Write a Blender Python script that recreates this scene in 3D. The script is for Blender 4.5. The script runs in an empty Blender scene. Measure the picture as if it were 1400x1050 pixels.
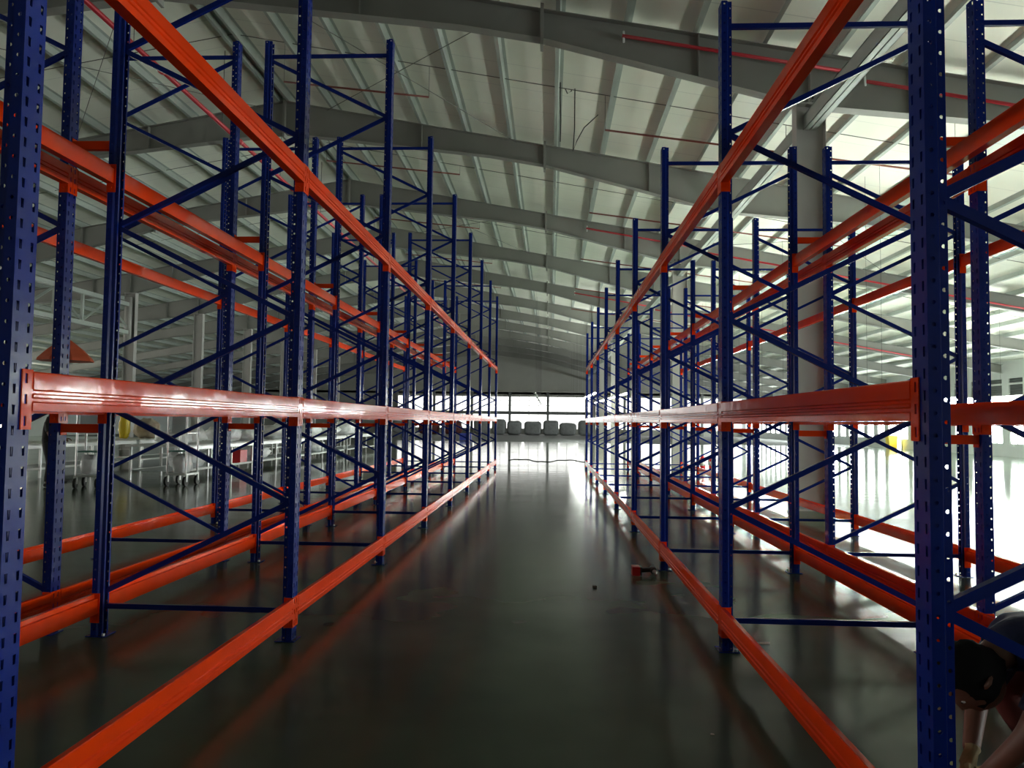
import bpy, bmesh, math, random
from mathutils import Vector, Matrix, noise
random.seed(7)
sc = bpy.context.scene
C = sc.collection

# ------------------------------------------------------------------ camera
F, PITCH, YAW, ROLL, HC = 1052.3568, 0.0496, 0.0499, 0.0122, 1.4915
cp, sp, cy, sy = math.cos(PITCH), math.sin(PITCH), math.cos(YAW), math.sin(YAW)
fwd = Vector((-sy*cp, cy*cp, sp)); rgt = Vector((cy, sy, 0)); upv = rgt.cross(fwd)
r2 = math.cos(ROLL)*rgt + math.sin(ROLL)*upv
u2 = -math.sin(ROLL)*rgt + math.cos(ROLL)*upv
cam_d = bpy.data.cameras.new('camera'); cam = bpy.data.objects.new('camera', cam_d); C.objects.link(cam)
cam_d.sensor_fit = 'HORIZONTAL'; cam_d.sensor_width = 36.0; cam_d.lens = F/1400*36
cam_d.clip_start = 0.05; cam_d.clip_end = 400
M = Matrix((r2, u2, -fwd)).transposed().to_4x4(); M.translation = Vector((0, 0, HC))
cam.matrix_world = M
sc.camera = cam

# ------------------------------------------------------------------ world, exposure
w = bpy.data.worlds.new('overcast_sky'); sc.world = w; w.use_nodes = True
w.node_tree.nodes['Background'].inputs[0].default_value = (0.75, 0.85, 1.0, 1)
w.node_tree.nodes['Background'].inputs[1].default_value = 1.0
sc.view_settings.view_transform = 'Standard'; sc.view_settings.look = 'None'
sc.view_settings.gamma = 1.0; sc.view_settings.use_curve_mapping = False
sc.view_settings.exposure = 2.4
sc.cycles.diffuse_bounces = 6; sc.cycles.glossy_bounces = 4; sc.cycles.max_bounces = 8
WIN_SIDE, WIN_LEFT, WIN_FAR, TUBE = 3.9, 3.2, 0.46, 37.0      # brightness of the daylight panes and of the tubes

# ------------------------------------------------------------------ materials
MATS = {}
def mat(name, col, rough=0.5, metal=0.0, var=0.0, vscale=6.0, bump=0.0, bscale=40.0, spec=0.5, emit=None, coat=0.0):
    m = bpy.data.materials.new(name); m.use_nodes = True; nt = m.node_tree; b = nt.nodes['Principled BSDF']
    b.inputs['Base Color'].default_value = (*col, 1); b.inputs['Roughness'].default_value = rough
    b.inputs['Metallic'].default_value = metal; b.inputs['Specular IOR Level'].default_value = spec
    b.inputs['Coat Weight'].default_value = coat; b.inputs['Coat Roughness'].default_value = 0.12
    if emit:
        b.inputs['Emission Color'].default_value = (*emit[0], 1); b.inputs['Emission Strength'].default_value = emit[1]
    if var or bump:
        tc = nt.nodes.new('ShaderNodeTexCoord'); nz = nt.nodes.new('ShaderNodeTexNoise')
        nz.inputs['Scale'].default_value = vscale; nz.inputs['Detail'].default_value = 4
        nt.links.new(tc.outputs['Object'], nz.inputs['Vector'])
        if var:
            rp = nt.nodes.new('ShaderNodeValToRGB')
            rp.color_ramp.elements[0].position = 0.3; rp.color_ramp.elements[1].position = 0.7
            rp.color_ramp.elements[0].color = (*[c*(1-var) for c in col], 1)
            rp.color_ramp.elements[1].color = (*[min(1, c*(1+var)) for c in col], 1)
            nt.links.new(nz.outputs['Fac'], rp.inputs['Fac']); nt.links.new(rp.outputs['Color'], b.inputs['Base Color'])
        if bump:
            n2 = nt.nodes.new('ShaderNodeTexNoise'); n2.inputs['Scale'].default_value = bscale
            bp = nt.nodes.new('ShaderNodeBump'); bp.inputs['Strength'].default_value = bump; bp.inputs['Distance'].default_value = 0.02
            nt.links.new(tc.outputs['Object'], n2.inputs['Vector'])
            nt.links.new(n2.outputs['Fac'], bp.inputs['Height']); nt.links.new(bp.outputs['Normal'], b.inputs['Normal'])
    MATS[name] = m
    return m
BLUE = mat('blue_powder_coat', (0.0030, 0.019, 0.205), 0.24, var=0.18, vscale=3, spec=0.3)
ORANGE = mat('orange_powder_coat', (0.90, 0.056, 0.003), 0.09, var=0.08, vscale=2, spec=0.16, bump=0.06, bscale=9)
STEEL = mat('galvanised_steel', (0.55, 0.56, 0.55), 0.35, 0.8)
RAFT = mat('grey_steel_paint', (0.23, 0.23, 0.21), 0.55, var=0.10, vscale=0.6)
COLM = mat('grey_column_paint', (0.40, 0.39, 0.37), 0.5, var=0.06, vscale=1.2)
PURL = mat('galvanised_purlin', (0.36, 0.40, 0.37), 0.5, 0.15, var=0.12, vscale=1.0)
REDP = mat('red_pipe_paint', (0.50, 0.03, 0.045), 0.4)
BROWNP = mat('red_brown_pipe_paint', (0.20, 0.05, 0.035), 0.5)
ROD = mat('dark_rod_steel', (0.12, 0.12, 0.11), 0.5, 0.3)
CABLE = mat('black_cable', (0.015, 0.015, 0.015), 0.5)
WHITEP = mat('white_paint', (0.72, 0.74, 0.72), 0.45)
WALLM = mat('white_wall_paint', (0.50, 0.53, 0.51), 0.6, var=0.05, vscale=0.8)
FARWALL = mat('grey_cladding', (0.36, 0.36, 0.325), 0.6, var=0.06, vscale=0.5)
DARKF = mat('dark_window_frame', (0.16, 0.17, 0.17), 0.5)
LOUV = mat('dark_louvre', (0.10, 0.11, 0.11), 0.5)
SKYPANE = mat('daylight_pane', (0.8, 0.85, 0.9), 0.2, emit=((0.93, 1.0, 0.97), WIN_SIDE))
LEFTPANE = mat('dim_daylight_pane', (0.7, 0.72, 0.7), 0.3, emit=((1.0, 0.97, 0.9), WIN_LEFT))  # left-wall daylight glow, set weaker so the rack faces stay dark
FARPANE = mat('far_daylight_pane', (0.8, 0.85, 0.9), 0.2, emit=((1.0, 1.0, 0.95), WIN_FAR))
DIMTUBE = mat('lit_tube_far', (0.9, 0.9, 0.9), 0.4, emit=((0.95, 1.0, 0.93), TUBE*0.45))
TUBEM = mat('lit_tube', (0.9, 0.9, 0.9), 0.4, emit=((0.93, 1.0, 0.90), TUBE))
DEADTUBE = mat('unlit_tube', (0.7, 0.7, 0.7), 0.4)
PLASTIC = mat('white_plastic_film', (0.78, 0.80, 0.80), 0.35, var=0.12, vscale=5, bump=0.5, bscale=14)
BAGM = mat('grey_white_woven_bag', (0.26, 0.27, 0.27), 0.6, var=0.15, vscale=3, bump=0.4, bscale=6)
MAROON = mat('maroon_cloth', (0.10, 0.02, 0.02), 0.7, var=0.2)
BEIGE = mat('beige_cloth', (0.42, 0.36, 0.27), 0.8, var=0.2)
YELLOW = mat('yellow_plastic', (0.75, 0.55, 0.03), 0.4)
REDPL = mat('red_plastic', (0.62, 0.015, 0.02), 0.35)
BLUEPL = mat('blue_plastic', (0.03, 0.05, 0.30), 0.4)
BLACK = mat('black_rubber', (0.012, 0.012, 0.012), 0.45)
GREYB = mat('pale_board', (0.55, 0.60, 0.62), 0.35)
GREENB = mat('green_board', (0.05, 0.20, 0.15), 0.5)
SKIN = mat('skin', (0.17, 0.075, 0.05), 0.5, var=0.08)
NAVY = mat('navy_shirt_cloth', (0.012, 0.020, 0.060), 0.8, var=0.2, bump=0.3, bscale=25)
DARKCL = mat('dark_cloth', (0.02, 0.02, 0.022), 0.8, var=0.2)
DKRED = mat('dark_red_cloth', (0.11, 0.018, 0.015), 0.8, var=0.2)
HAIR = mat('black_hair', (0.005, 0.005, 0.005), 0.85, spec=0.2)
GLOVE = mat('tan_work_glove', (0.40, 0.30, 0.15), 0.8, var=0.2)
ORCL = mat('orange_cloth', (0.45, 0.07, 0.02), 0.8, var=0.1)
PAPER = mat('pale_paper', (0.6, 0.58, 0.5), 0.7)
MUD = mat('brown_mud', (0.10, 0.06, 0.04), 0.8, var=0.2)

def roof_mat():
    m = mat('pale_roof_lining', (0.70, 0.71, 0.63), 0.55); nt = m.node_tree; b = nt.nodes['Principled BSDF']
    tc = nt.nodes.new('ShaderNodeTexCoord'); sep = nt.nodes.new('ShaderNodeSeparateXYZ')
    nt.links.new(tc.outputs['Object'], sep.inputs[0])
    fr = nt.nodes.new('ShaderNodeMath'); fr.operation = 'PINGPONG'; fr.inputs[1].default_value = 0.6
    nt.links.new(sep.outputs['Y'], fr.inputs[0])
    lt = nt.nodes.new('ShaderNodeMath'); lt.operation = 'LESS_THAN'; lt.inputs[1].default_value = 0.012
    nt.links.new(fr.outputs[0], lt.inputs[0])
    nz = nt.nodes.new('ShaderNodeTexNoise'); nz.inputs['Scale'].default_value = 0.35; nz.inputs['Detail'].default_value = 3
    nt.links.new(tc.outputs['Object'], nz.inputs['Vector'])
    rp = nt.nodes.new('ShaderNodeValToRGB'); rp.color_ramp.elements[0].position = 0.35; rp.color_ramp.elements[1].position = 0.65
    rp.color_ramp.elements[0].color = (0.74, 0.75, 0.66, 1); rp.color_ramp.elements[1].color = (0.82, 0.83, 0.75, 1)
    nt.links.new(nz.outputs['Fac'], rp.inputs['Fac'])
    mx = nt.nodes.new('ShaderNodeMix'); mx.data_type = 'RGBA'
    nt.links.new(lt.outputs[0], mx.inputs['Factor']); nt.links.new(rp.outputs['Color'], mx.inputs[6])
    mx.inputs[7].default_value = (0.62, 0.63, 0.58, 1)
    nt.links.new(mx.outputs[2], b.inputs['Base Color'])
    return m
ROOF = roof_mat()

def floor_mat():
    m = mat('green_epoxy_floor', (0.07, 0.09, 0.07), 0.15); nt = m.node_tree; b = nt.nodes['Principled BSDF']
    L = nt.links.new
    tc = nt.nodes.new('ShaderNodeTexCoord')
    nz = nt.nodes.new('ShaderNodeTexNoise'); nz.inputs['Scale'].default_value = 0.75; nz.inputs['Detail'].default_value = 3
    L(tc.outputs['Object'], nz.inputs['Vector'])
    rp = nt.nodes.new('ShaderNodeValToRGB'); rp.color_ramp.elements[0].position = 0.28; rp.color_ramp.elements[1].position = 0.75
    rp.color_ramp.elements[0].color = (0.050, 0.074, 0.047, 1); rp.color_ramp.elements[1].color = (0.108, 0.150, 0.100, 1)
    L(nz.outputs['Fac'], rp.inputs['Fac'])
    # bare matt concrete beyond the coated part
    sep = nt.nodes.new('ShaderNodeSeparateXYZ'); L(tc.outputs['Object'], sep.inputs[0])
    nw = nt.nodes.new('ShaderNodeTexNoise'); nw.inputs['Scale'].default_value = 0.25; L(tc.outputs['Object'], nw.inputs['Vector'])
    ad = nt.nodes.new('ShaderNodeMath'); ad.operation = 'MULTIPLY_ADD'; ad.inputs[1].default_value = 8.0
    L(nw.outputs['Fac'], ad.inputs[0]); L(sep.outputs['Y'], ad.inputs[2])
    st = nt.nodes.new('ShaderNodeMapRange'); st.inputs['From Min'].default_value = 61.5; st.inputs['From Max'].default_value = 62.5
    L(ad.outputs[0], st.inputs['Value'])
    mx = nt.nodes.new('ShaderNodeMix'); mx.data_type = 'RGBA'; L(st.outputs[0], mx.inputs['Factor'])
    L(rp.outputs['Color'], mx.inputs[6]); mx.inputs[7].default_value = (0.09, 0.10, 0.095, 1)
    L(mx.outputs[2], b.inputs['Base Color'])
    n3 = nt.nodes.new('ShaderNodeTexNoise'); n3.inputs['Scale'].default_value = 0.35; n3.inputs['Detail'].default_value = 3
    L(tc.outputs['Object'], n3.inputs['Vector'])
    mr = nt.nodes.new('ShaderNodeMapRange'); mr.inputs['From Min'].default_value = 0.3; mr.inputs['From Max'].default_value = 0.75
    mr.inputs['To Min'].default_value = 0.07; mr.inputs['To Max'].default_value = 0.12
    L(n3.outputs['Fac'], mr.inputs['Value'])
    # the coat is duller where the racks are being built and glossier farther in
    du = nt.nodes.new('ShaderNodeMapRange'); du.interpolation_type = 'SMOOTHSTEP'; du.inputs['From Min'].default_value = 11.0; du.inputs['From Max'].default_value = 30.0
    L(ad.outputs[0], du.inputs['Value'])
    mx4 = nt.nodes.new('ShaderNodeMix'); mx4.data_type = 'FLOAT'; L(du.outputs[0], mx4.inputs[0]); mx4.inputs[2].default_value = 0.17; L(mr.outputs[0], mx4.inputs[3])
    mx2 = nt.nodes.new('ShaderNodeMix'); mx2.data_type = 'FLOAT'; L(st.outputs[0], mx2.inputs[0]); L(mx4.outputs[0], mx2.inputs[2]); mx2.inputs[3].default_value = 0.55
    L(mx2.outputs[0], b.inputs['Roughness'])
    mx3 = nt.nodes.new('ShaderNodeMix'); mx3.data_type = 'FLOAT'; L(st.outputs[0], mx3.inputs[0]); mx3.inputs[2].default_value = 0.12; mx3.inputs[3].default_value = 0.12
    L(mx3.outputs[0], b.inputs['Specular IOR Level'])
    n4 = nt.nodes.new('ShaderNodeTexNoise'); n4.inputs['Scale'].default_value = 1.5; n4.inputs['Detail'].default_value = 1.0
    mp = nt.nodes.new('ShaderNodeMapping'); mp.inputs['Scale'].default_value = (0.8, 1.6, 1); mp.inputs['Location'].default_value = (0.37, 0.21, 0.53)
    L(tc.outputs['Object'], mp.inputs['Vector']); L(mp.outputs[0], n4.inputs['Vector'])
    bp = nt.nodes.new('ShaderNodeBump'); bp.inputs['Strength'].default_value = 0.06; bp.inputs['Distance'].default_value = 0.05
    L(n4.outputs['Fac'], bp.inputs['Height']); L(bp.outputs['Normal'], b.inputs['Normal'])
    return m
FLOOR = floor_mat()

# ------------------------------------------------------------------ mesh helpers
class MB:
    def __init__(s): s.v = []; s.f = []
    def add(s, vs, fs):
        o = len(s.v); s.v += [tuple(v) for v in vs]; s.f += [tuple(i+o for i in f) for f in fs]; return s
    def box(s, c, d, rot=None):
        hx, hy, hz = d[0]/2, d[1]/2, d[2]/2
        vs = [Vector((x, y, z)) for x in (-hx, hx) for y in (-hy, hy) for z in (-hz, hz)]
        if rot: vs = [rot @ v for v in vs]
        vs = [v + Vector(c) for v in vs]
        return s.add(vs, [(0, 1, 3, 2), (4, 6, 7, 5), (0, 4, 5, 1), (2, 3, 7, 6), (0, 2, 6, 4), (1, 5, 7, 3)])
    def bx(s, x0, x1, y0, y1, z0, z1):
        return s.box(((x0+x1)/2, (y0+y1)/2, (z0+z1)/2), (x1-x0, y1-y0, z1-z0))
    def tube(s, pts, r, n=8, cap=True, radii=None):
        pts = [Vector(p) for p in pts]; rings = []
        for i, p in enumerate(pts):
            a = pts[max(0, i-1)]; b = pts[min(len(pts)-1, i+1)]; t = (b-a).normalized()
            ref = Vector((0, 0, 1)) if abs(t.z) < 0.95 else Vector((1, 0, 0))
            x = t.cross(ref).normalized(); y = t.cross(x)
            rr = radii[i] if radii else r
            rings.append([p + rr*(math.cos(2*math.pi*k/n)*x + math.sin(2*math.pi*k/n)*y) for k in range(n)])
        vs = [v for g in rings for v in g]; fs = []
        for i in range(len(pts)-1):
            for k in range(n):
                fs.append((i*n+k, i*n+(k+1) % n, (i+1)*n+(k+1) % n, (i+1)*n+k))
        if cap: fs += [tuple(reversed(range(n))), tuple(range((len(pts)-1)*n, len(pts)*n))]
        return s.add(vs, fs)
    def prism(s, poly, axis, a, b):
        # poly: 2D points; axis 'y': (x,z) extruded in y, axis 'z': (x,y) extruded in z, axis 'x': (y,z) extruded in x
        def P(p, t):
            return {'y': (p[0], t, p[1]), 'z': (p[0], p[1], t), 'x': (t, p[0], p[1])}[axis]
        n = len(poly); vs = [P(p, a) for p in poly] + [P(p, b) for p in poly]
        fs = [(i, (i+1) % n, n+(i+1) % n, n+i) for i in range(n)] + [tuple(range(n)), tuple(reversed(range(n, 2*n)))]
        return s.add(vs, fs)
    def lathe(s, prof, c=(0, 0, 0), n=16):
        vs = []; fs = []
        for r, z in prof:
            vs += [(c[0]+r*math.cos(2*math.pi*k/n), c[1]+r*math.sin(2*math.pi*k/n), c[2]+z) for k in range(n)]
        for i in range(len(prof)-1):
            for k in range(n): fs.append((i*n+k, i*n+(k+1) % n, (i+1)*n+(k+1) % n, (i+1)*n+k))
        fs += [tuple(reversed(range(n))), tuple(range((len(prof)-1)*n, len(prof)*n))]
        return s.add(vs, fs)
    def mesh(s, name, m, smooth=False):
        me = bpy.data.meshes.new(name); me.from_pydata(s.v, [], s.f)
        bm = bmesh.new(); bm.from_mesh(me); bmesh.ops.recalc_face_normals(bm, faces=bm.faces); bm.to_mesh(me); bm.free()
        if m: me.materials.append(m)
        if smooth:
            for p in me.polygons: p.use_smooth = True
        return me

def put(name, me, parent=None, loc=(0, 0, 0), rot=(0, 0, 0), label=None, cat=None, group=None, kind=None):
    o = bpy.data.objects.new(name, me); C.objects.link(o)
    o.location = loc; o.rotation_euler = rot
    if parent: o.parent = parent
    return tag(o, label, cat, group, kind)
def tag(o, label=None, cat=None, group=None, kind=None):
    if label: o['label'] = label
    if cat: o['category'] = cat
    if group: o['group'] = group
    if kind: o['kind'] = kind
    return o
def empty(name, loc, label, cat, group=None, rotz=0):
    o = put(name, None, None, loc, (0, 0, rotz), label, cat, group); o.empty_display_size = 0.2; return o

# ------------------------------------------------------------------ the hall
RX, RZ, SL = -7.55, 10.45, 0.178          # ridge line, rafter top at the ridge, roof slope
XR_, XL_, Y0_, Y1_ = 24.0, -39.1, -14.0, 98.0
def rz(x): return RZ - SL*abs(x-RX)
m = MB().bx(XL_-0.3, XR_+0.3, Y0_-0.3, Y1_+0.3, -0.2, 0.0)
put('floor', m.mesh('floor', FLOOR), kind='structure')

PH = 0.21                                  # purlin height
m = MB()
for sx, xe in ((1, XR_+0.3), (-1, XL_-0.3)):
    z0, z1 = RZ+PH, rz(xe)+PH
    m.prism([(RX, z0), (xe, z1), (xe, z1+0.06), (RX, z0+0.06)], 'y', Y0_-0.3, Y1_+0.3)
ceiling = put('ceiling', m.mesh('ceiling', ROOF), kind='structure')
# purlins
pm = MB().prism([(-0.075, 0), (0.004, 0), (0.004, PH-0.008), (0.075, PH-0.008), (0.075, PH), (-0.004, PH), (-0.004, 0.008), (-0.075, 0.008)], 'y', Y0_, Y1_)
pme = pm.mesh('purlin', PURL)
for s in (1, -1):
    k = 0
    while True:
        d = 0.14 + 1.253*k; x = RX + s*d
        if x > XR_-0.2 or x < XL_+0.2: break
        put('purlin', pme, ceiling, (x, 0, rz(x)+0.002), (0, -s*math.atan(SL)*-1, 0))
        k += 1
# rafters
def depth(s):
    P = [(0, 0.92), (5.8, 0.56), (7.33, 0.56), (12.2, 1.0), (17.0, 0.62), (32, 0.45)]
    for (a, da), (b, db) in zip(P, P[1:]):
        if a <= s <= b: return da + (db-da)*(s-a)/(b-a)
    return 0.45
def rafter_mesh():
    m = MB(); xs = sorted(set([XL_+0.1, -24.6, -19.75, -14.88, -13.35, RX, -1.75, -0.22, 4.65, 9.45, XR_-0.1]))
    for a, b in zip(xs, xs[1:]):
        za, zb, da, db = rz(a), rz(b), depth(abs(a-RX)), depth(abs(b-RX))
        m.prism([(a, za), (b, zb), (b, zb-db), (a, za-da)], 'y', -0.007, 0.007)
        m.prism([(a, za), (b, zb), (b, zb-0.014), (a, za-0.014)], 'y', -0.125, 0.125)
        m.prism([(a, za-da), (b, zb-db), (b, zb-db+0.014), (a, za-da+0.014)], 'y', -0.125, 0.125)
    return m.mesh('rafter', RAFT)
raf = rafter_mesh()
spm, stm = {}, {}
for y in [-7+7*i for i in range(15)]:
    r = put('rafter', raf, ceiling, (0, y, 0))
    for s in (1, -1):
        x = RX + s*7.33; d = depth(7.33)
        if s not in spm:
            spm[s] = MB().prism([(-0.03, 0.10), (0.03, 0.09), (0.03, -d-0.14), (-0.03, -d-0.13)], 'y', -0.14, 0.14).mesh('splice_plate', RAFT)
        put('splice_plate', spm[s], r, (x, 0, rz(x)))
        for q in (3.9, 10.2, 12.2, 14.0):
            if (s, q) not in stm:
                d = depth(q); stm[s, q] = MB().bx(-0.008, 0.008, -0.12, 0.12, -d+0.015, -0.015).mesh('stiffener', RAFT)
            x = RX + s*q; put('stiffener', stm[s, q], r, (x, 0, rz(x)))
    if 'rp' not in spm: spm['rp'] = MB().bx(-0.03, 0.03, -0.14, 0.14, -1.05, 0.04).mesh('ridge_plate', RAFT)
    put('ridge_plate', spm['rp'], r, (RX, 0, RZ))
# thin sag rods across the purlins, one line in each bay
sm = MB()
for s, xe in ((1, XR_), (-1, XL_)):
    sm.tube([(RX, 0, RZ+0.12), (xe, 0, rz(xe)+0.12)], 0.010, 5)
sme = sm.mesh('sag_rod', ROD)
for i in range(14): put('sag_rod', sme, ceiling, (0, 3.4-7+7*i, 0))
# diagonal wind bracing rods under the roof
for k, (a, b) in enumerate((((-6.3, 14.2), (-1.0, 20.8)), ((-1.0, 14.2), (-6.3, 20.8)), ((-13.5, 14.2), (-8.2, 20.8)), ((-8.2, 14.2), (-13.5, 20.8)),
                            ((6.0, 21.2), (12, 27.8)), ((12, 21.2), (6.0, 27.8)), ((-6.3, 28.2), (-1.0, 34.8)), ((-1.0, 28.2), (-6.3, 34.8)))):
    put('wind_brace_rod', MB().tube([(a[0], a[1], rz(a[0])-0.1), (b[0], b[1], rz(b[0])-0.1)], 0.009, 5).mesh('wind_brace_rod', ROD), ceiling)
# tie beam along the column row on the right
m = MB()
m.bx(-0.11, -0.10, Y0_, Y1_, 0, 0.27); m.bx(0.10, 0.11, Y0_, Y1_, 0, 0.27)
m.bx(-0.11, -0.01, Y0_, Y1_, 0, 0.012); m.bx(0.01, 0.11, Y0_, Y1_, 0, 0.012); m.bx(-0.11, 0.11, Y0_, Y1_, 0.255, 0.27)
put('tie_beam', m.mesh('tie_beam', PURL), ceiling, (4.66, 0, 6.86))
# jack truss above the left column row
tz0, tz1, tx = 5.45, 6.75, -19.7
trs = put('jack_truss', MB().bx(-0.1, 0.1, 7, 35, -0.09, 0.09).bx(-0.1, 0.1, 7, 35, tz1-tz0-0.09, tz1-tz0+0.09).mesh('jack_truss', PURL), ceiling, (tx, 0, tz0))
for i in range(16):
    y = 7.2+1.85*i
    if y > 34.9: break
    h = tz1-tz0
    put('truss_post', MB().bx(-0.05, 0.05, y-0.05, y+0.05, 0.09, h-0.09).mesh('truss_post', PURL), trs)
    if y+1.85 < 35.2:
        a, b = ((y, 0.09), (y+1.85, h-0.09)) if i % 2 else ((y, h-0.09), (y+1.85, 0.09))
        put('truss_diagonal', MB().tube([(0, a[0], a[1]), (0, b[0], b[1])], 0.06, 4).mesh('truss_diagonal', PURL), trs)
# sprinkler pipes
def pipe(name, pts, r, mm, parent, label=None, cat=None, group=None):
    return put(name, MB().tube(pts, r, 8).mesh(name, mm, True), parent, label=label, cat=cat, group=group)
for i, y in enumerate((13.84, 27.84, 41.84)):
    pts = [(x, y, rz(x)-0.30) for x in (1.25, 5.4)]
    o = pipe('sprinkler_pipe', pts, 0.034, REDP, None, 'thin red sprinkler pipe on the %s roof rafter, left of the column row' % ('nearest', 'third', 'fifth')[i], 'pipe', 'red pipes on the rafters')
    pipe('pipe_clip', [(1.28, y, rz(1.28)-0.42), (1.28, y+0.02, rz(1.28)-0.2)], 0.02, WHITEP, o)
    o = pipe('sprinkler_pipe', [(x, y, rz(x)-0.42) for x in (5.62, 20.0)], 0.034, REDP, None, 'thin red sprinkler pipe on the %s roof rafter, right of the column row' % ('nearest', 'third', 'fifth')[i], 'pipe', 'red pipes on the rafters')
    pipe('pipe_clip', [(5.6, y, rz(5.6)-0.5), (5.6, y+0.02, rz(5.6)-0.3)], 0.02, WHITEP, o)
o = pipe('sprinkler_main', [(-8.0, 4, 8.6), (-8.05, 60, 8.6)], 0.05, REDP, None, 'long red sprinkler main running below the roof ridge', 'pipe')
for y in range(6, 60, 4):
    pipe('hanger_rod', [(-8.02, y, 8.6), (-8.02, y, rz(-8.02)+0.1)], 0.008, ROD, o)
    pipe('pipe_coupling', [(-8.02, y+1.0, 8.6), (-8.02, y+1.12, 8.6)], 0.07, REDP, o)
for i in range(5):
    y = 17.5+7*i; w_ = ('nearest', 'second', 'third', 'fourth', 'fifth')[i]
    a = [(-6.35, 9.45), (-2.9, 9.05)] if i == 0 else [(-7.4, 9.98), (-3.0, 9.5)]
    o = pipe('branch_pipe', [(x, y, z) for x, z in a], 0.024, BROWNP, None, 'red-brown branch pipe hung left of the aisle in the %s roof bay' % w_, 'pipe', 'branch pipes under the roof')
    for x, z in (a[0], a[1]): pipe('hanger_rod', [(x, y, z), (x, y, rz(x)+0.15)], 0.006, ROD, o)
    a = [(1.2, 8.24), (9.5, 7.1)]
    o = pipe('branch_pipe', [(x, y, z) for x, z in a], 0.024, BROWNP, None, 'red-brown branch pipe hung right of the aisle in the %s roof bay' % w_, 'pipe', 'branch pipes under the roof')
    for x, z in (a[0], a[1], (5.3, 7.68)): pipe('hanger_rod', [(x, y, z), (x, y, rz(x)+0.15)], 0.006, ROD, o)
# loose cables hanging from the roof over the aisle
pipe('hanging_cable', [(0.5, 17.5, rz(0.5)+0.2), (0.5, 17.5, 8.3), (0.47, 17.5, 7.75), (0.56, 17.5, 8.0), (0.72, 17.5, 8.3), (1.04, 17.5, 8.6)], 0.012, CABLE, None,
     'thin dark cable hanging over the aisle with its end curled up to the right', 'cable')
o = pipe('rope_loop', [(0.17, 17.6, rz(0.17)+0.2), (0.17, 17.6, 9.75), (0.22, 17.6, 9.4), (0.33, 17.6, 9.15), (0.42, 17.6, 9.2), (0.46, 17.6, 9.7)], 0.014, ROD, None,
     'slack grey rope loop hanging beside the dark cable over the aisle', 'rope')
pipe('knotted_rope', [(0.16, 17.3, rz(0.16)+0.2), (0.16, 17.3, 8.9), (0.18, 17.3, 8.4), (0.17, 17.3, 7.9)], 0.014, CABLE, None,
     'knotted dark rope hanging straight down left of the slack rope loop', 'rope')

# columns
def column(x, y, label):
    h = rz(x)-0.98
    e = empty('steel_column', (x, y, 0), label, 'column', 'steel columns of the hall')
    m = MB().bx(-0.25, 0.25, -0.006, 0.006, 0.02, h).bx(-0.262, -0.25, -0.13, 0.13, 0.02, h).bx(0.25, 0.262, -0.13, 0.13, 0.02, h)
    put('shaft', m.mesh('shaft', COLM), e)
    put('base_plate', MB().bx(-0.33, 0.33, -0.2, 0.2, 0, 0.02).mesh('base_plate', COLM), e)
    put('cap_plate', MB().bx(-0.28, 0.28, -0.14, 0.14, h, h+0.025).mesh('cap_plate', COLM), e)
    if y < 30:
        for i in range(4):
            for j in range(2):
                put('bolt', MB().lathe([(0.022, 0), (0.022, 0.03)], n=6).mesh('bolt', BLACK), e, (-0.18+0.12*i, -0.012, h+0.06+0.09*j), (math.pi/2, 0, 0))
    return e
ords = ['nearest', 'second', 'third', 'fourth', 'fifth', 'sixth']
for i, y in enumerate((14, 28, 42, 56, 70, 84)):
    column(4.65, y, '%s grey steel column of the row behind the right-hand racks' % ords[i])
for i, y in enumerate((35, 42, 49, 56, 63, 70)):
    e = column(-19.7, y, '%s grey steel column of the row far to the left' % ords[i])
    if i == 0:
        put('downpipe', MB().tube([(0, -0.22, 7.1), (0, -0.22, 5.0)], 0.16, 12).mesh('downpipe', COLM, True), e)

# walls
m = MB(); ZT = rz(XR_)+PH
m.bx(XR_, XR_+0.25, Y0_, Y1_, 0, 0.63); m.bx(XR_, XR_+0.25, Y0_, Y1_, 2.85, 3.2); m.bx(XR_, XR_+0.25, Y0_, Y1_, 4.1, ZT)
PER, WW = 1.812, 1.2
wins = [40.95 + PER*k for k in range(-29, 31)]
door_y = (53.9, 55.8)
wins = [y for y in wins if y > Y0_+1 and y < Y1_-1]
gaps = [(y-WW/2, y+WW/2) for y in wins]
prev = Y0_
for a, b in gaps:
    m.bx(XR_, XR_+0.25, prev, a, 0.63, 2.85); m.bx(XR_, XR_+0.25, prev, a, 3.2, 4.1); prev = b
m.bx(XR_, XR_+0.25, prev, Y1_, 0.63, 2.85); m.bx(XR_, XR_+0.25, prev, Y1_, 3.2, 4.1)
put('wall_right', m.mesh('wall_right', WALLM), kind='structure')
# side windows: frame, sash bars, bright panes, louvred transom
fm = MB()
fm.bx(0, 0.1, -WW/2, -WW/2+0.06, 0.63, 2.85).bx(0, 0.1, WW/2-0.06, WW/2, 0.63, 2.85).bx(0, 0.1, -WW/2+0.06, WW/2-0.06, 0.63, 0.69).bx(0, 0.1, -WW/2+0.06, WW/2-0.06, 2.79, 2.85)
fm.bx(0.02, 0.08, -0.03, 0.03, 0.69, 2.79)
fme = fm.mesh('window_frame', WALLM)
paneme = MB().bx(0.04, 0.05, -WW/2+0.06, -0.03, 0.69, 2.79).mesh('pane', SKYPANE)
paneme2 = MB().bx(0.04, 0.05, 0.03, WW/2-0.06, 0.69, 2.79).mesh('pane', SKYPANE)
lv = MB().bx(0.06, 0.09, -WW/2, WW/2, 3.2, 4.1)
for i in range(9): lv.box((0.04, 0, 3.25+0.1*i), (0.07, WW, 0.012), Matrix.Rotation(0.6, 3, 'Y'))
lvme = lv.mesh('louvre', LOUV)
barme = MB().bx(-0.01, 0.03, -WW/2, WW/2, 3.76, 3.86).mesh('transom_bar', WALLM)
n = 0
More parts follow.
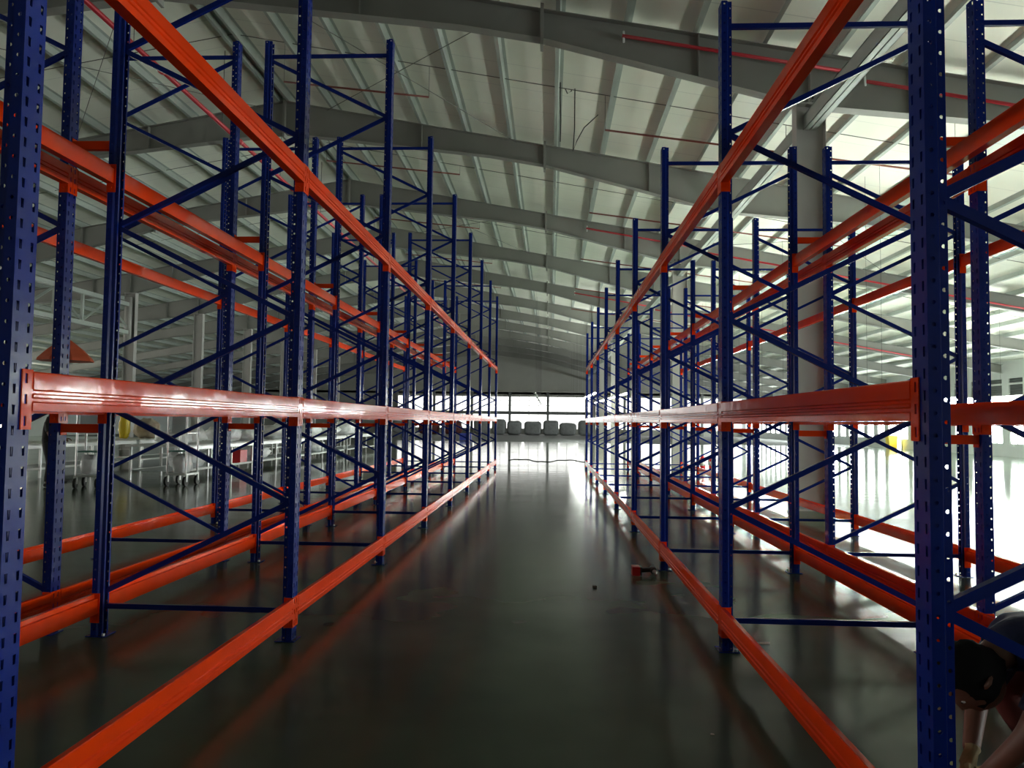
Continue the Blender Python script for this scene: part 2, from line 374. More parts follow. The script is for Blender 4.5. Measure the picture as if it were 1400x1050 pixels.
for y in wins:
    n += 1
    wo = put('window_%d' % n, fme, None, (XR_+0.02, y, 0), kind='structure')
    put('pane', paneme, wo); put('pane', paneme2, wo); put('louvre', lvme, wo); put('transom_bar', barme, wo)
# doorway in the right wall, standing open to the daylight
d = put('door_1', MB().bx(-0.06, 0.02, door_y[0]-0.08, door_y[0], 0, 2.55).bx(-0.06, 0.02, door_y[1], door_y[1]+0.08, 0, 2.55).bx(-0.06, 0.02, door_y[0]-0.08, door_y[1]+0.08, 2.55, 2.63).mesh('door_1', WALLM), None, (XR_-0.02, 0, 0), kind='structure')
put('pane', MB().bx(-0.02, -0.01, door_y[0], door_y[1], 0.01, 2.55).mesh('pane', SKYPANE), d)

FB = [-19.65 + 4.84*k for k in range(10)]; FB[-1] = 24.0
m = MB()
m.prism([(XL_, 5.5), (XR_, 5.5), (XR_, rz(XR_)+PH), (RX, RZ+PH), (XL_, rz(XL_)+PH)], 'y', Y1_, Y1_+0.25)
m.bx(XL_, FB[0], Y1_, Y1_+0.25, 0, 5.5); m.bx(FB[0], XR_, Y1_, Y1_+0.25, 0, 0.72); m.bx(FB[0], XR_, Y1_, Y1_+0.25, 4.74, 5.5)
put('wall_back', m.mesh('wall_back', FARWALL), kind='structure')
put('trim_1', MB().bx(XL_, XR_, Y1_-0.35, Y1_-0.02, 5.32, 5.5).mesh('trim_1', FARWALL), kind='structure')
for i, (a, b) in enumerate(zip(FB, FB[1:])):
    n += 1; wd = b-a
    fm = MB().bx(-0.16, 0.16, -0.3, 0.02, 0.0, 5.32)
    fm.bx(0.16, wd-0.16, 0, 0.1, 2.5, 2.9).bx(0.16, wd-0.16, 0, 0.08, 3.62, 3.68).bx(0.16, wd-0.16, 0, 0.08, 4.25, 4.30)
    wo = put('window_%d' % n, fm.mesh('window_frame', DARKF), None, (a, Y1_, 0), kind='structure')
    nb = 4
    for j in range(1, nb):
        put('mullion', MB().bx(-0.025, 0.025, 0.01, 0.06, 0.72, 4.74).mesh('mullion', DARKF), wo, (wd*j/nb, 0, 0))
    for z0, z1 in ((0.72, 2.5), (2.9, 4.74)):
        for j in range(nb):
            put('pane', MB().bx(wd*j/nb+0.02, wd*(j+1)/nb-0.02, 0.07, 0.08, z0, z1).mesh('pane', FARPANE), wo)
m = MB(); ZT = rz(XL_)+PH
lw = [y for y in wins if y < 55.5]; yE = lw[-1]+1.0
m.bx(XL_-0.25, XL_, Y0_, yE, 0, 0.63); m.bx(XL_-0.25, XL_, Y0_, yE, 2.85, 3.2); m.bx(XL_-0.25, XL_, Y0_, yE, 4.1, ZT); m.bx(XL_-0.25, XL_, yE, Y1_, 0, ZT)
prev = Y0_
for y in lw:
    m.bx(XL_-0.25, XL_, prev, y-WW/2, 0.63, 2.85); m.bx(XL_-0.25, XL_, prev, y-WW/2, 3.2, 4.1); prev = y+WW/2
m.bx(XL_-0.25, XL_, prev, yE, 0.63, 2.85); m.bx(XL_-0.25, XL_, prev, yE, 3.2, 4.1)
put('wall_left', m.mesh('wall_left', WALLM), kind='structure')
lp1, lp2 = paneme.copy(), paneme2.copy()
lp1.materials[0] = LEFTPANE; lp2.materials[0] = LEFTPANE
for y in lw:
    n += 1
    wo = put('window_%d' % n, fme, None, (XL_-0.02, y, 0), (0, 0, math.pi), kind='structure')
    put('pane', lp1, wo); put('pane', lp2, wo); put('louvre', lvme, wo); put('transom_bar', barme, wo)
m = MB().prism([(XL_, 0), (XR_, 0), (XR_, rz(XR_)+PH), (RX, RZ+PH), (XL_, rz(XL_)+PH)], 'y', Y0_-0.25, Y0_)
put('wall_front', m.mesh('wall_front', FARWALL), kind='structure')

# ------------------------------------------------------------------ pallet racks
BAY, DEP, GAP = 2.8, 1.3184, 0.3597
def post_mesh(H):
    plan = [(-0.036, 0.020), (-0.036, 0.036), (-0.012, 0.036), (-0.003, 0.05), (0.034, 0.05), (0.034, -0.05), (-0.003, -0.05), (-0.012, -0.036), (-0.036, -0.036), (-0.036, -0.020)]
    nrow = round(H/0.0671); pt = H/nrow
    bm = bmesh.new()
    def V(a, b, t, z): return bm.verts.new((a[0]+(b[0]-a[0])*t, a[1]+(b[1]-a[1])*t, z))
    for si, (a, b) in enumerate(zip(plan, plan[1:])):
        wd = math.hypot(b[0]-a[0], b[1]-a[1])
        kind = {1: 'r', 3: 'r', 4: 's', 5: 'r', 7: 'r'}.get(si)
        for k in range(nrow):
            z0, z1 = k*pt, (k+1)*pt
            if kind is None:
                bm.faces.new((V(a, b, 0, z0), V(a, b, 1, z0), V(a, b, 1, z1), V(a, b, 0, z1)))
                continue
            cols = [(0, 0.5, 0.45), (0.5, 1, 0.55)] if kind == 's' else [(0, 1, 0.5)]
            for t0, t1, tc in cols:
                c = [V(a, b, t0, z0), V(a, b, t1, z0), V(a, b, t1, z1), V(a, b, t0, z1)]
                tm = t0+(t1-t0)*tc
                if kind == 's':
                    hu, hz, zc = 0.0055/wd, 0.0155, z0+pt*0.5
                    h = [V(a, b, tm-hu, zc-hz), V(a, b, tm+hu, zc-hz), V(a, b, tm+hu*1.25, zc+hz), V(a, b, tm-hu*1.25, zc+hz)]
                    for i in range(4): bm.faces.new((c[i], c[(i+1) % 4], h[(i+1) % 4], h[i]))
                else:
                    zc = z0+pt*(0.30 if si in (1, 7) else 0.70); r = 0.0068
                    h = [V(a, b, tm+r*math.cos(math.radians(225+45*j))/wd, zc+r*math.sin(math.radians(225+45*j))) for j in range(8)]
                    for i in range(4): bm.faces.new((c[i], c[(i+1) % 4], h[(2*i+2) % 8], h[2*i+1], h[2*i]))
    bmesh.ops.remove_doubles(bm, verts=bm.verts, dist=1e-5)
    bmesh.ops.recalc_face_normals(bm, faces=bm.faces)
    me = bpy.data.meshes.new('post_sheet'); bm.to_mesh(me); bm.free(); me.materials.append(BLUE)
    o = bpy.data.objects.new('post_tmp', me); C.objects.link(o)
    md = o.modifiers.new('s', 'SOLIDIFY'); md.thickness = 0.0022; md.offset = 0
    dg = bpy.context.evaluated_depsgraph_get(); dg.update()
    out = bpy.data.meshes.new_from_object(o.evaluated_get(dg)); out.name = 'post'
    bpy.data.objects.remove(o); bpy.data.meshes.remove(me)
    return out
BEAMH = 0.13
prof = [(0.044, 0), (0.044, 0.026), (0.037, 0.031), (0.037, 0.040), (0.044, 0.045), (0.044, 0.053), (0.037, 0.058), (0.037, 0.066), (0.044, 0.071),
        (0.044, 0.126), (0.040, 0.13), (0.016, 0.13), (0.014, 0.102), (-0.010, 0.102), (-0.010, 0)]
beam_me = MB().prism(prof, 'y', 0.004, BAY-0.104).mesh('beam', ORANGE)
def connector_mesh():
    m = MB(); z0, z1 = -0.062, 0.136
    # leg on the post face with three slots: vertical strips and bridges between the slots
    x0, x1 = 0.0365, 0.0405
    m.bx(x0, x1, -0.048, -0.034, z0, z1); m.bx(x0, x1, -0.022, 0.004, z0, z1)
    zs = [z0]
    for zc in (-0.034, 0.038, 0.106): zs += [zc-0.016, zc+0.016]
    zs += [z1]
    for i in range(0, len(zs), 2): m.bx(x0, x1, -0.034, -0.022, zs[i], zs[i+1])
    # end plate against the side of the post
    m.bx(-0.022, x1, 0.0, 0.004, z0, z1)
    m.box((0.008, 0.006, -0.03), (0.012, 0.008, 0.012))
    return m.mesh('end_connector', ORANGE)
conn_a = connector_mesh()
def flip(me, name):
    o = me.copy(); o.name = name
    for v in o.vertices: v.co.y = -v.co.y
    o.flip_normals(); return o
conn_b = flip(conn_a, 'end_connector_far')
def brace_mesh(L):
    m = MB(); h = 0.0175
    m.bx(-L/2, L/2, -0.015, -0.0125, -h, h); m.bx(-L/2, L/2, -0.0125, 0.0125, -h, -h+0.0025); m.bx(-L/2, L/2, -0.0125, 0.0125, h-0.0025, h)
    return m.mesh('brace', BLUE)
hbr = brace_mesh(DEP-0.03)
DZ = 0.635
dbr = brace_mesh(math.hypot(DEP-0.03, DZ))
base_me = MB().bx(-0.075, 0.06, -0.07, 0.07, 0, 0.006).mesh('base_plate', BLUE)
bolt_me = MB().lathe([(0.012, 0), (0.012, 0.014)], n=6).mesh('anchor_bolt', STEEL)
spc_me = MB().bx(-GAP/2+0.036, GAP/2-0.036, -0.02, 0.02, -0.03, 0.03).bx(-GAP/2+0.036, -GAP/2+0.041, -0.02, 0.045, -0.05, 0.05).bx(GAP/2-0.041, GAP/2-0.036, -0.02, 0.045, -0.05, 0.05).mesh('row_spacer', ORANGE)
posts = {'L': post_mesh(5.5655), 'R': post_mesh(4.3819)}
LEV = (0.157, 1.510, 3.125)
def rack(side, xf, s, y0, inner_front, spacers, label, nfr=9):
    # xf: x of the posts on the aisle side, s: +1 when the depth runs to +x
    H = 5.5655 if side == 'L' else 4.3819
    e = empty('pallet_rack', (xf, y0, 0), label, 'pallet rack', 'blue and orange pallet racks')
    a_front, a_rear = (0 if s < 0 else math.pi), (math.pi if s < 0 else 0)
    npan = 8 if side == 'L' else 6
    for k in range(nfr):
        y = BAY*k
        for x, a in ((0, a_front), (s*DEP, a_rear)):
            p = put('post', posts[side], e, (x, y, 0.004), (0, 0, a))
            put('base_plate', base_me, p)
            put('anchor_bolt', bolt_me, p, (-0.055, 0.05, 0.006))
        xc = s*DEP/2
        put('brace', hbr, e, (xc, y, 0.20)); put('brace', hbr, e, (xc, y, H-0.155))
        top = 5.37 if side == 'L' else 4.11
        for j in range(npan):
            za, zb = top-DZ*j, top-DZ*(j+1)
            # node runs rear -> front -> rear when inner_front is False
            start_rear = (j % 2 == 0) != inner_front
            xa, xb = (s*DEP, 0) if start_rear else (0, s*DEP)
            dx = (xb-xa); ang = math.atan2(DZ, abs(DEP-0.03)) * (1 if dx > 0 else -1)
            put('brace', dbr, e, (xc, y, (za+zb)/2), (0, ang, 0))
        if spacers:
            for z in (1.413, 3.41):
                put('row_spacer', spc_me, e, (s*(DEP+GAP/2), y, z))
    for k in range(nfr-1):
        for x, a in ((0, a_front), (s*DEP, a_rear)):
            for z in LEV:
                yb = BAY*k+0.05
                if a == 0:
                    b = put('beam', beam_me, e, (x, yb, z)); fa, fb = conn_a, conn_b
                else:
                    b = put('beam', beam_me, e, (x, BAY*(k+1)-0.05, z), (0, 0, math.pi))
                put('end_connector', conn_a, b); put('end_connector', conn_b, b, (0, BAY-0.1, 0))
    return e
XL0, XR0 = -1.7528, 1.177
YL, YR = 5.2125-BAY, 5.2364-BAY
rack('L', XL0, -1, YL, False, True, 'tall blue and orange pallet rack lining the left side of the aisle')
rack('L', XL0-DEP-GAP, -1, YL, True, False, 'tall blue and orange pallet rack standing behind the left aisle rack')
rack('R', XR0, 1, YR, False, True, 'shorter blue and orange pallet rack lining the right side of the aisle')
rack('R', XR0+DEP+GAP, 1, YR, True, False, 'shorter blue and orange pallet rack standing behind the right aisle rack')

# ------------------------------------------------------------------ strip lights
def strip_light(x, y, z, L, ang, lit, label, group):
    e = empty('strip_light', (x, y, z), label, 'strip light', group, ang)
    put('housing', MB().prism([(-0.022, -0.02), (0.022, -0.02), (0.022, 0.08), (-0.022, 0.08)], 'y', -L/2, L/2).mesh('housing', WHITEP), e)
    for sx in (-0.055, 0.055):
        put('tube', MB().tube([(sx, -L/2+0.04, 0), (sx, L/2-0.04, 0)], 0.022, 8).mesh('tube', lit if lit else DEADTUBE, True), e)
    for yy in (-L*0.4, L*0.4):
        wx = x - math.sin(ang)*yy
        put('suspension_wire', MB().tube([(0, yy, 0.08), (0, yy, rz(wx)+PH-0.004-z)], 0.004, 4).mesh('suspension_wire', CABLE), e)
    return e
def light_row(a, b, z, cnt, L, lit, what, group):
    ang = -math.atan2(b[0]-a[0], b[1]-a[1])
    for i in range(cnt):
        t = (i+0.5)/cnt
        strip_light(a[0]+(b[0]-a[0])*t, a[1]+(b[1]-a[1])*t, z, L, ang, lit, what % (['nearest', 'second', 'third', 'fourth', 'fifth', 'sixth', 'seventh', 'eighth', 'ninth'][i]), group)
light_row((2.57, 43.4), (1.9, 71.5), 3.2, 6, 3.9, DIMTUBE, '%s lit strip light of the row hanging right of the aisle end', 'lit lights, aisle-end row')
light_row((4.40, 43.6), (3.8, 65.4), 3.2, 5, 3.9, DIMTUBE, '%s lit strip light of the row hanging before the back windows, beyond the right rack', 'lit lights, row beyond the right rack')
light_row((8.0, 12.4), (8.0, 44.0), 1.98, 9, 3.3, TUBEM, '%s lit strip light of the row just behind the right-hand racks', 'lit lights behind the right racks')
light_row((-0.9, 44.3), (-0.84, 72.8), 3.2, 5, 3.6, None, '%s unlit strip light of the row hanging over the middle of the aisle end', 'unlit lights over the aisle end')
light_row((17.3, 28.5), (18.3, 37.3), 2.6, 3, 2.5, TUBEM, '%s lit strip light of the long row near the right wall', 'lit lights by the right wall')
light_row((15.6, 29.8), (15.75, 33.4), 2.6, 2, 1.7, DIMTUBE, '%s lit strip light of the short row near the right wall', 'short row of lights by the right wall')

# ------------------------------------------------------------------ lumpy things
def lump(size, seed, mm, name, sq=3.0, amp=0.06, n=12, flat=True):
    random.seed(seed); off = Vector((random.random()*50, random.random()*50, random.random()*50))
    vs = []; fs = []
    rows = n; cols = 2*n
    for i in range(rows+1):
        th = math.pi*i/rows - math.pi/2
        for j in range(cols):
            ph = 2*math.pi*j/cols
            def se(c, p): return math.copysign(abs(c)**(2/p), c)
            x, y, z = se(math.cos(th), sq)*se(math.cos(ph), sq), se(math.cos(th), sq)*se(math.sin(ph), sq), se(math.sin(th), sq)
            k = 1 + amp*noise.noise(Vector((x, y, z))*2.2+off)*2 + amp*noise.noise(Vector((x, y, z))*5+off)
            v = [x*k*size[0]/2, y*k*size[1]/2, (z*k+1)*size[2]/2]
            if flat: v[2] = max(0.0, v[2])
            vs.append(v)
    for i in range(rows):
        for j in range(cols):
            fs.append((i*cols+j, i*cols+(j+1) % cols, (i+1)*cols+(j+1) % cols, (i+1)*cols+j))
    return MB().add(vs, fs).mesh(name, mm, True)

bags = [(-8.25, 1.9, 1.85, 'leftmost'), (-6.15, 1.75, 1.85, 'second from the left'), (-4.3, 1.78, 1.69, 'third from the left'), (-2.08, 2.1, 1.63, 'third from the right'),
        (0.1, 1.85, 1.75, 'box-shaped one in the middle'), (2.12, 2.0, 1.5, 'lowest and widest'), (4.4, 2.1, 1.8, 'rightmost')]
for i, (x, wd, h, wtxt) in enumerate(bags):
    e = empty('bulk_bag', (x, 93.0, 0), {'leftmost': 'leftmost grey-white bulk bag of the row before the back windows', 'rightmost': 'rightmost grey-white bulk bag of the row before the back windows',
              'lowest and widest': 'lowest grey-white bulk bag of the row before the back windows', 'box-shaped one in the middle': 'straight-sided grey-white bulk bag under the back window pillar'}.get(wtxt, 'grey-white bulk bag before the back windows, ' + wtxt), 'bag', 'bulk bags before the back windows')
    put('sack', lump((wd, 1.5, h), 20+i, BAGM, 'sack', 6.0 if i in (4,) else 4.5, 0.035), e)
    for sx in (-1, 1):
        put('lifting_loop', MB().tube([(sx*wd*0.34, -0.4, h-0.12), (sx*wd*0.34, -0.2, h+0.06), (sx*wd*0.34, 0.0, h+0.02), (sx*wd*0.34, 0.15, h-0.1)], 0.03, 5).mesh('lifting_loop', PLASTIC), e)
for i, (x, y, wd, h, mm, lab) in enumerate(((-11.5, 90, 2.4, 1.5, MAROON, 'dark maroon cloth bundle at the hall end, seen through the left racks'),
                                            (-14.2, 90, 2.4, 1.3, MAROON, 'dark maroon cloth bundle at the hall end, farther left'),
                                            (-17.2, 90, 2.6, 1.7, BAGM, 'grey bundle at the hall end left of the maroon bundles'))):
    put('cloth_bundle', lump((wd, 1.6, h), 40+i, mm, 'cloth_bundle', 3.5, 0.08), None, (x, y, 0), label=lab, cat='bundle')
e = empty('plastic_crate', (-6.8, 62, 0), 'blue plastic crate on the floor near the far end, seen through the left rack', 'crate')
m = MB().bx(-0.45, 0.45, -0.3, 0.3, 0.0, 0.04)
put('floor_panel', m.mesh('floor_panel', BLUEPL), e)
for k, (a, b, c_, d_) in enumerate(((-0.45, -0.41, -0.3, 0.3), (0.41, 0.45, -0.3, 0.3), (-0.41, 0.41, -0.3, -0.26), (-0.41, 0.41, 0.26, 0.3))):
    put('side_panel', MB().bx(a, b, c_, d_, 0.04, 0.55).mesh('side_panel', BLUEPL), e)

# ------------------------------------------------------------------ work tables on the left
def work_table(x0, x1, y0, y1, label):
    e = empty('work_table', (0, 0, 0), label, 'table', 'work tables in the left part of the hall')
    e.location = ((x0+x1)/2, (y0+y1)/2, 0); hx, hy = (x1-x0)/2, (y1-y0)/2
    put('table_top', MB().bx(-hx, hx, -hy, hy, 0.80, 0.84).mesh('table_top', WHITEP), e)
    put('edge_rail', MB().bx(hx-0.03, hx+0.01, -hy, hy, 0.72, 0.80).mesh('edge_rail', STEEL), e)
    nl = 4
    for i in range(nl):
        for sx in (-1, 1):
            put('leg', MB().bx(sx*(hx-0.06)-0.025, sx*(hx-0.06)+0.025, -0.025, 0.025, 0, 0.72 if sx > 0 else 0.80).mesh('leg', STEEL), e, (0, -hy+0.15+(2*hy-0.3)*i/(nl-1), 0))
    for sx in (-1, 1):
        put('stretcher', MB().bx(sx*(hx-0.06)-0.02, sx*(hx-0.06)+0.02, -hy+0.17, hy-0.17, 0.20, 0.25).mesh('stretcher', WHITEP), e)
    put('under_shelf', MB().bx(-hx+0.09, hx-0.09, -hy+0.2, hy-0.2, 0.21, 0.235).mesh('under_shelf', GREYB), e)
    return e
for i, (a, b) in enumerate(((17.9, 22.6), (22.8, 27.6), (27.8, 32.8), (33.0, 38.5))):
    work_table(-10.1, -8.75, a, b, '%s white work table in the line left of the racks' % ['nearest', 'second', 'third', 'farthest'][i])
for i, (a, b) in enumerate(((16.0, 22.4), (22.6, 29.8), (30, 38))):
    work_table(-13.6, -12.3, a, b, '%s white work table of the line behind, farther from the racks' % ['nearest', 'middle', 'farthest'][i])
TT = 0.84
random.seed(3)
items = [(-9.2, 18.5, 0.7, 0.9, 0.34), (-9.5, 19.8, 0.8, 1.0, 0.42), (-9.2, 21.4, 0.8, 1.1, 0.45), (-9.4, 23.1, 0.9, 0.9, 0.35), (-9.3, 25.4, 0.9, 1.1, 0.45), (-9.5, 27.2, 0.8, 1.3, 0.55),
         (-9.2, 29.0, 0.8, 1.2, 0.5), (-9.4, 32.2, 0.9, 1.4, 0.5), (-9.3, 34.4, 0.9, 1.3, 0.6), (-9.4, 36.4, 0.9, 1.3, 0.5)]
nth = ['nearest', 'second', 'third', 'fourth', 'fifth', 'sixth', 'seventh', 'eighth', 'ninth', 'tenth']
for i, (x, y, a, b, h) in enumerate(items):
    put('plastic_bundle', lump((a, b, h), 60+i, PLASTIC, 'plastic_bundle', 2.6, 0.13), None, (x, y, TT), label='%s white plastic-wrapped bundle along the table line left of the racks' % nth[i], cat='bundle', group='white bundles on the tables')
put('cloth_bundle', lump((0.7, 0.7, 0.62), 90, BEIGE, 'cloth_bundle', 2.4, 0.12), None, (-12.9, 24.1, TT), label='beige cloth bundle on a table of the line behind', cat='bundle')
put('plastic_bag', lump((0.3, 0.3, 0.75), 91, YELLOW, 'plastic_bag', 2.4, 0.12), None, (-13.2, 23.3, TT), label='yellow plastic bag beside the beige bundle on the line behind', cat='bag')
def tray(x, y, z, s, label):
    e = empty('plastic_tray', (x, y, z), label, 'tray')
    a, b, h = s
    put('tray_base', MB().bx(-a/2, a/2, -b/2, b/2, 0, 0.02).mesh('tray_base', REDPL), e)
    for q in ((-a/2, -a/2+0.02, -b/2, b/2), (a/2-0.02, a/2, -b/2, b/2), (-a/2+0.02, a/2-0.02, -b/2, -b/2+0.02), (-a/2+0.02, a/2-0.02, b/2-0.02, b/2)):
        put('tray_side', MB().bx(*q, 0.02, h).mesh('tray_side', REDPL), e)
tray(-12.8, 26.4, TT, (0.8, 0.5, 0.2), 'shallow red plastic tray on a table of the line behind')
tray(-9.0, 21.9, 0.235, (0.35, 0.5, 0.36), 'deep red plastic tray on the shelf under the nearest work table')

# wheeled trolleys
def trolley(x, y, rot, label, lean):
    e = empty('wheeled_trolley', (x, y, 0), label, 'trolley', 'wheeled trolleys by the work tables', rot)
    a, b = 0.42, 0.55
    for sx in (-1, 1):
        for sy in (-1, 1):
            wx, wy = sx*a/2, sy*b/2
            c = put('caster', MB().tube([(wx-0.025, wy, 0.105), (wx+0.025, wy, 0.105)], 0.105, 16).mesh('caster', BLACK), e)
            put('fork', MB().bx(wx-0.035, wx-0.025, wy-0.03, wy+0.03, 0.09, 0.225).bx(wx+0.025, wx+0.035, wy-0.03, wy+0.03, 0.09, 0.225).bx(wx-0.035, wx+0.035, wy-0.03, wy+0.03, 0.225, 0.235).mesh('fork', STEEL), c)
    put('deck', MB().bx(-a/2-0.03, a/2+0.03, -b/2-0.03, b/2+0.03, 0.235, 0.27).mesh('deck', STEEL), e)
    for sy in (-1, 1):
        for sx in (-1, 1):
            put('upright', MB().tube([(sx*a/2, sy*b/2, 0.27), (sx*a/2, sy*b/2, 1.95)], 0.022, 8).mesh('upright', STEEL), e)
        put('arched_top', MB().tube([(-a/2, sy*b/2, 1.95), (-a/4, sy*b/2, 2.12), (0, sy*b/2, 2.18), (a/4, sy*b/2, 2.12), (a/2, sy*b/2, 1.95)], 0.018, 8).mesh('arched_top', WHITEP), e)
    for z in (0.75, 1.15):
        put('shelf', MB().bx(-a/2, a/2, -b/2, b/2, z, z+0.02).mesh('shelf', GREENB if z < 1 else STEEL), e)
    return e
trolley(-8.2, 16.9, 0.0, 'wheeled steel trolley in front of the tables, carrying a white sack', 0)
put('sack', lump((0.36, 0.5, 0.42), 101, PLASTIC, 'sack', 2.8, 0.12), None, (-8.2, 16.9, 0.27), label='white plastic sack on the lower deck of the wheeled trolley', cat='sack')
put('white_board', MB().bx(-0.18, 0.18, -0.01, 0.01, 0.0, 0.62).mesh('white_board', GREYB), None, (-8.2, 16.72, 1.17), (-0.04, 0, 0), label='pale grey board standing on the upper shelf of the trolley carrying the sack', cat='board')
trolley(-9.75, 16.0, 0.25, 'wheeled steel trolley seen between the near left posts', 0)
put('white_board', MB().bx(-0.2, 0.2, -0.01, 0.01, 0.0, 0.5).mesh('white_board', GREYB), None, (-9.72, 15.86, 1.17), (-0.04, 0, 0.25), label='pale blue-grey board on the trolley between the near left posts', cat='board')
put('sack', lump((0.34, 0.46, 0.42), 103, PLASTIC, 'sack', 2.8, 0.12), None, (-9.75, 16.0, 0.27), label='white sack on the deck of the trolley between the near left posts', cat='sack')
# orange cloth peak behind the near left posts
e = empty('cloth_canopy', (-11.25, 17.3, 0), 'orange cloth canopy peak, half hidden behind the near left posts', 'canopy')
put('canopy', MB().lathe([(0.60, 2.78), (0.58, 2.84), (0.38, 3.05), (0.06, 3.30), (0.02, 3.32)], n=8).mesh('canopy', ORCL), e)
put('pole', MB().tube([(0, 0, 0.03), (0, 0, 3.28)], 0.02, 8).mesh('pole', STEEL), e)
put('foot', MB().lathe([(0.25, 0), (0.25, 0.03), (0.05, 0.06)], n=14).mesh('foot', BLACK), e)

# ------------------------------------------------------------------ small things on the floor
# cordless driver lying on its side
e = empty('power_drill', (0.86, 7.74, 0), 'red and black cordless power drill lying on the aisle floor', 'drill', None, 0.0)
put('battery', MB().box((0.0, 0, 0.045), (0.075, 0.12, 0.085)).mesh('battery', REDPL), e)
put('battery_shell', MB().box((0.045, 0, 0.045), (0.02, 0.11, 0.08)).mesh('battery_shell', BLACK), e)
put('grip', MB().tube([(0.05, 0, 0.045), (0.12, 0.01, 0.05), (0.17, 0.02, 0.052)], 0.024, 10, radii=[0.026, 0.022, 0.026]).mesh('grip', BLACK, True), e)
b_ = put('motor_housing', MB().tube([(0.175, 0.11, 0.045), (0.175, 0.08, 0.045), (0.175, -0.02, 0.045), (0.175, -0.06, 0.045)], 0.035, 12, radii=[0.026, 0.036, 0.036, 0.028]).mesh('motor_housing', BLACK, True), e)
put('chuck', MB().tube([(0.175, -0.06, 0.045), (0.175, -0.10, 0.045), (0.175, -0.115, 0.045)], 0.02, 10, radii=[0.022, 0.022, 0.012]).mesh('chuck', STEEL, True), b_)
put('screw_bit', MB().tube([(0.175, -0.115, 0.045), (0.175, -0.17, 0.04)], 0.004, 6).mesh('screw_bit', STEEL), b_)
put('dirt_clod', lump((0.045, 0.04, 0.02), 111, MUD, 'dirt_clod', 2.2, 0.15, 6), None, (0.42, 7.1, 0), label='small brown dirt clod on the aisle floor left of the drill', cat='dirt')
put('cardboard_scrap', MB().add([(-0.09, -0.012, 0.001), (0.09, -0.02, 0.001), (0.1, 0.015, 0.006), (-0.08, 0.016, 0.004), (-0.09, -0.012, 0.004), (0.09, -0.02, 0.004), (0.1, 0.015, 0.009), (-0.08, 0.016, 0.007)],
    [(0, 1, 2, 3), (4, 5, 6, 7), (0, 1, 5, 4), (1, 2, 6, 5), (2, 3, 7, 6), (3, 0, 4, 7)]).mesh('cardboard_scrap', PAPER), None, (1.42, 5.42, 0), label='pale scrap strip on the floor under the right rack', cat='scrap')
put('paper_crumb', lump((0.022, 0.014, 0.006), 115, PAPER, 'paper_crumb', 2.2, 0.15, 5), None, (0.795, 3.83, 0), label='tiny pale crumb on the near aisle floor', cat='scrap')

random.seed(11)
pts = [(-1.6+0.16*i, 30.2+0.9*math.sin(i*0.55)+0.3*math.sin(i*1.7), 0.012) for i in range(20)]
pipe('floor_cable', pts, 0.012, CABLE, None, 'thin dark cable snaking across the far aisle floor', 'cable')
for i, (x, y, lab) in enumerate(((-9.4, 19.6, 'white sack on the shelf under the nearest work table'), (-9.5, 24.6, 'white sack on the shelf under the second work table'), (-9.4, 30.4, 'white sack on the shelf under the third work table'))):
    put('sack', lump((0.75, 1.1, 0.42), 150+i, PLASTIC, 'sack', 2.6, 0.12), None, (x, y, 0.235), label=lab, cat='sack')
# fire extinguishers by the right column
def extinguisher(x, y, label):
    e = empty('fire_extinguisher', (x, y, 0), label, 'extinguisher', 'red fire extinguishers beyond the right racks')
    put('cylinder', MB().lathe([(0.085, 0), (0.09, 0.02), (0.09, 0.36), (0.075, 0.41), (0.035, 0.44), (0.03, 0.46)], n=16).mesh('cylinder', REDPL, True), e)
    put('valve', MB().box((0, 0, 0.48), (0.05, 0.05, 0.04)).box((0.05, 0, 0.515), (0.13, 0.02, 0.015)).mesh('valve', BLACK), e)
    put('hose', MB().tube([(-0.03, 0, 0.48), (-0.1, -0.02, 0.46), (-0.115, -0.03, 0.34), (-0.105, -0.03, 0.16)], 0.012, 6).mesh('hose', BLACK, True), e)
    put('paper_label', MB().lathe([(0.0905, 0.14), (0.0905, 0.28)], n=16).mesh('paper_label', WHITEP, True), e)
extinguisher(5.03, 25.7, 'left one of two red fire extinguishers beyond the right racks')
extinguisher(5.33, 25.75, 'right one of two red fire extinguishers beyond the right racks')
# pile and yellow bin by the right wall
for i, (x, y, a, b, h, lab) in enumerate(((22.3, 65.0, 1.2, 1.3, 0.55, 'dusty grey sack at the near end of the pile by the right wall'), (22.9, 66.4, 1.3, 1.2, 0.8, 'bulging grey sack in the middle of the pile by the right wall'), (22.0, 67.6, 1.1, 1.2, 0.45, 'flat grey sack at the far end of the pile by the right wall'))):
    put('sack', lump((a, b, h), 120+i, BAGM, 'sack', 2.4, 0.12), None, (x, y, 0), label=lab, cat='sack')
e = empty('wheeled_bin', (23.3, 53.9, 0), 'yellow waste bin beside the bright doorway in the right wall', 'bin')
put('bin_body', MB().prism([(-0.24, 0.0), (0.24, 0.0), (0.3, 0.8), (-0.3, 0.8)], 'y', -0.28, 0.28).mesh('bin_body', YELLOW), e)
put('bin_lid', MB().prism([(-0.33, 0.8), (0.33, 0.8), (0.25, 0.9), (-0.25, 0.9)], 'y', -0.31, 0.31).mesh('bin_lid', YELLOW), e)

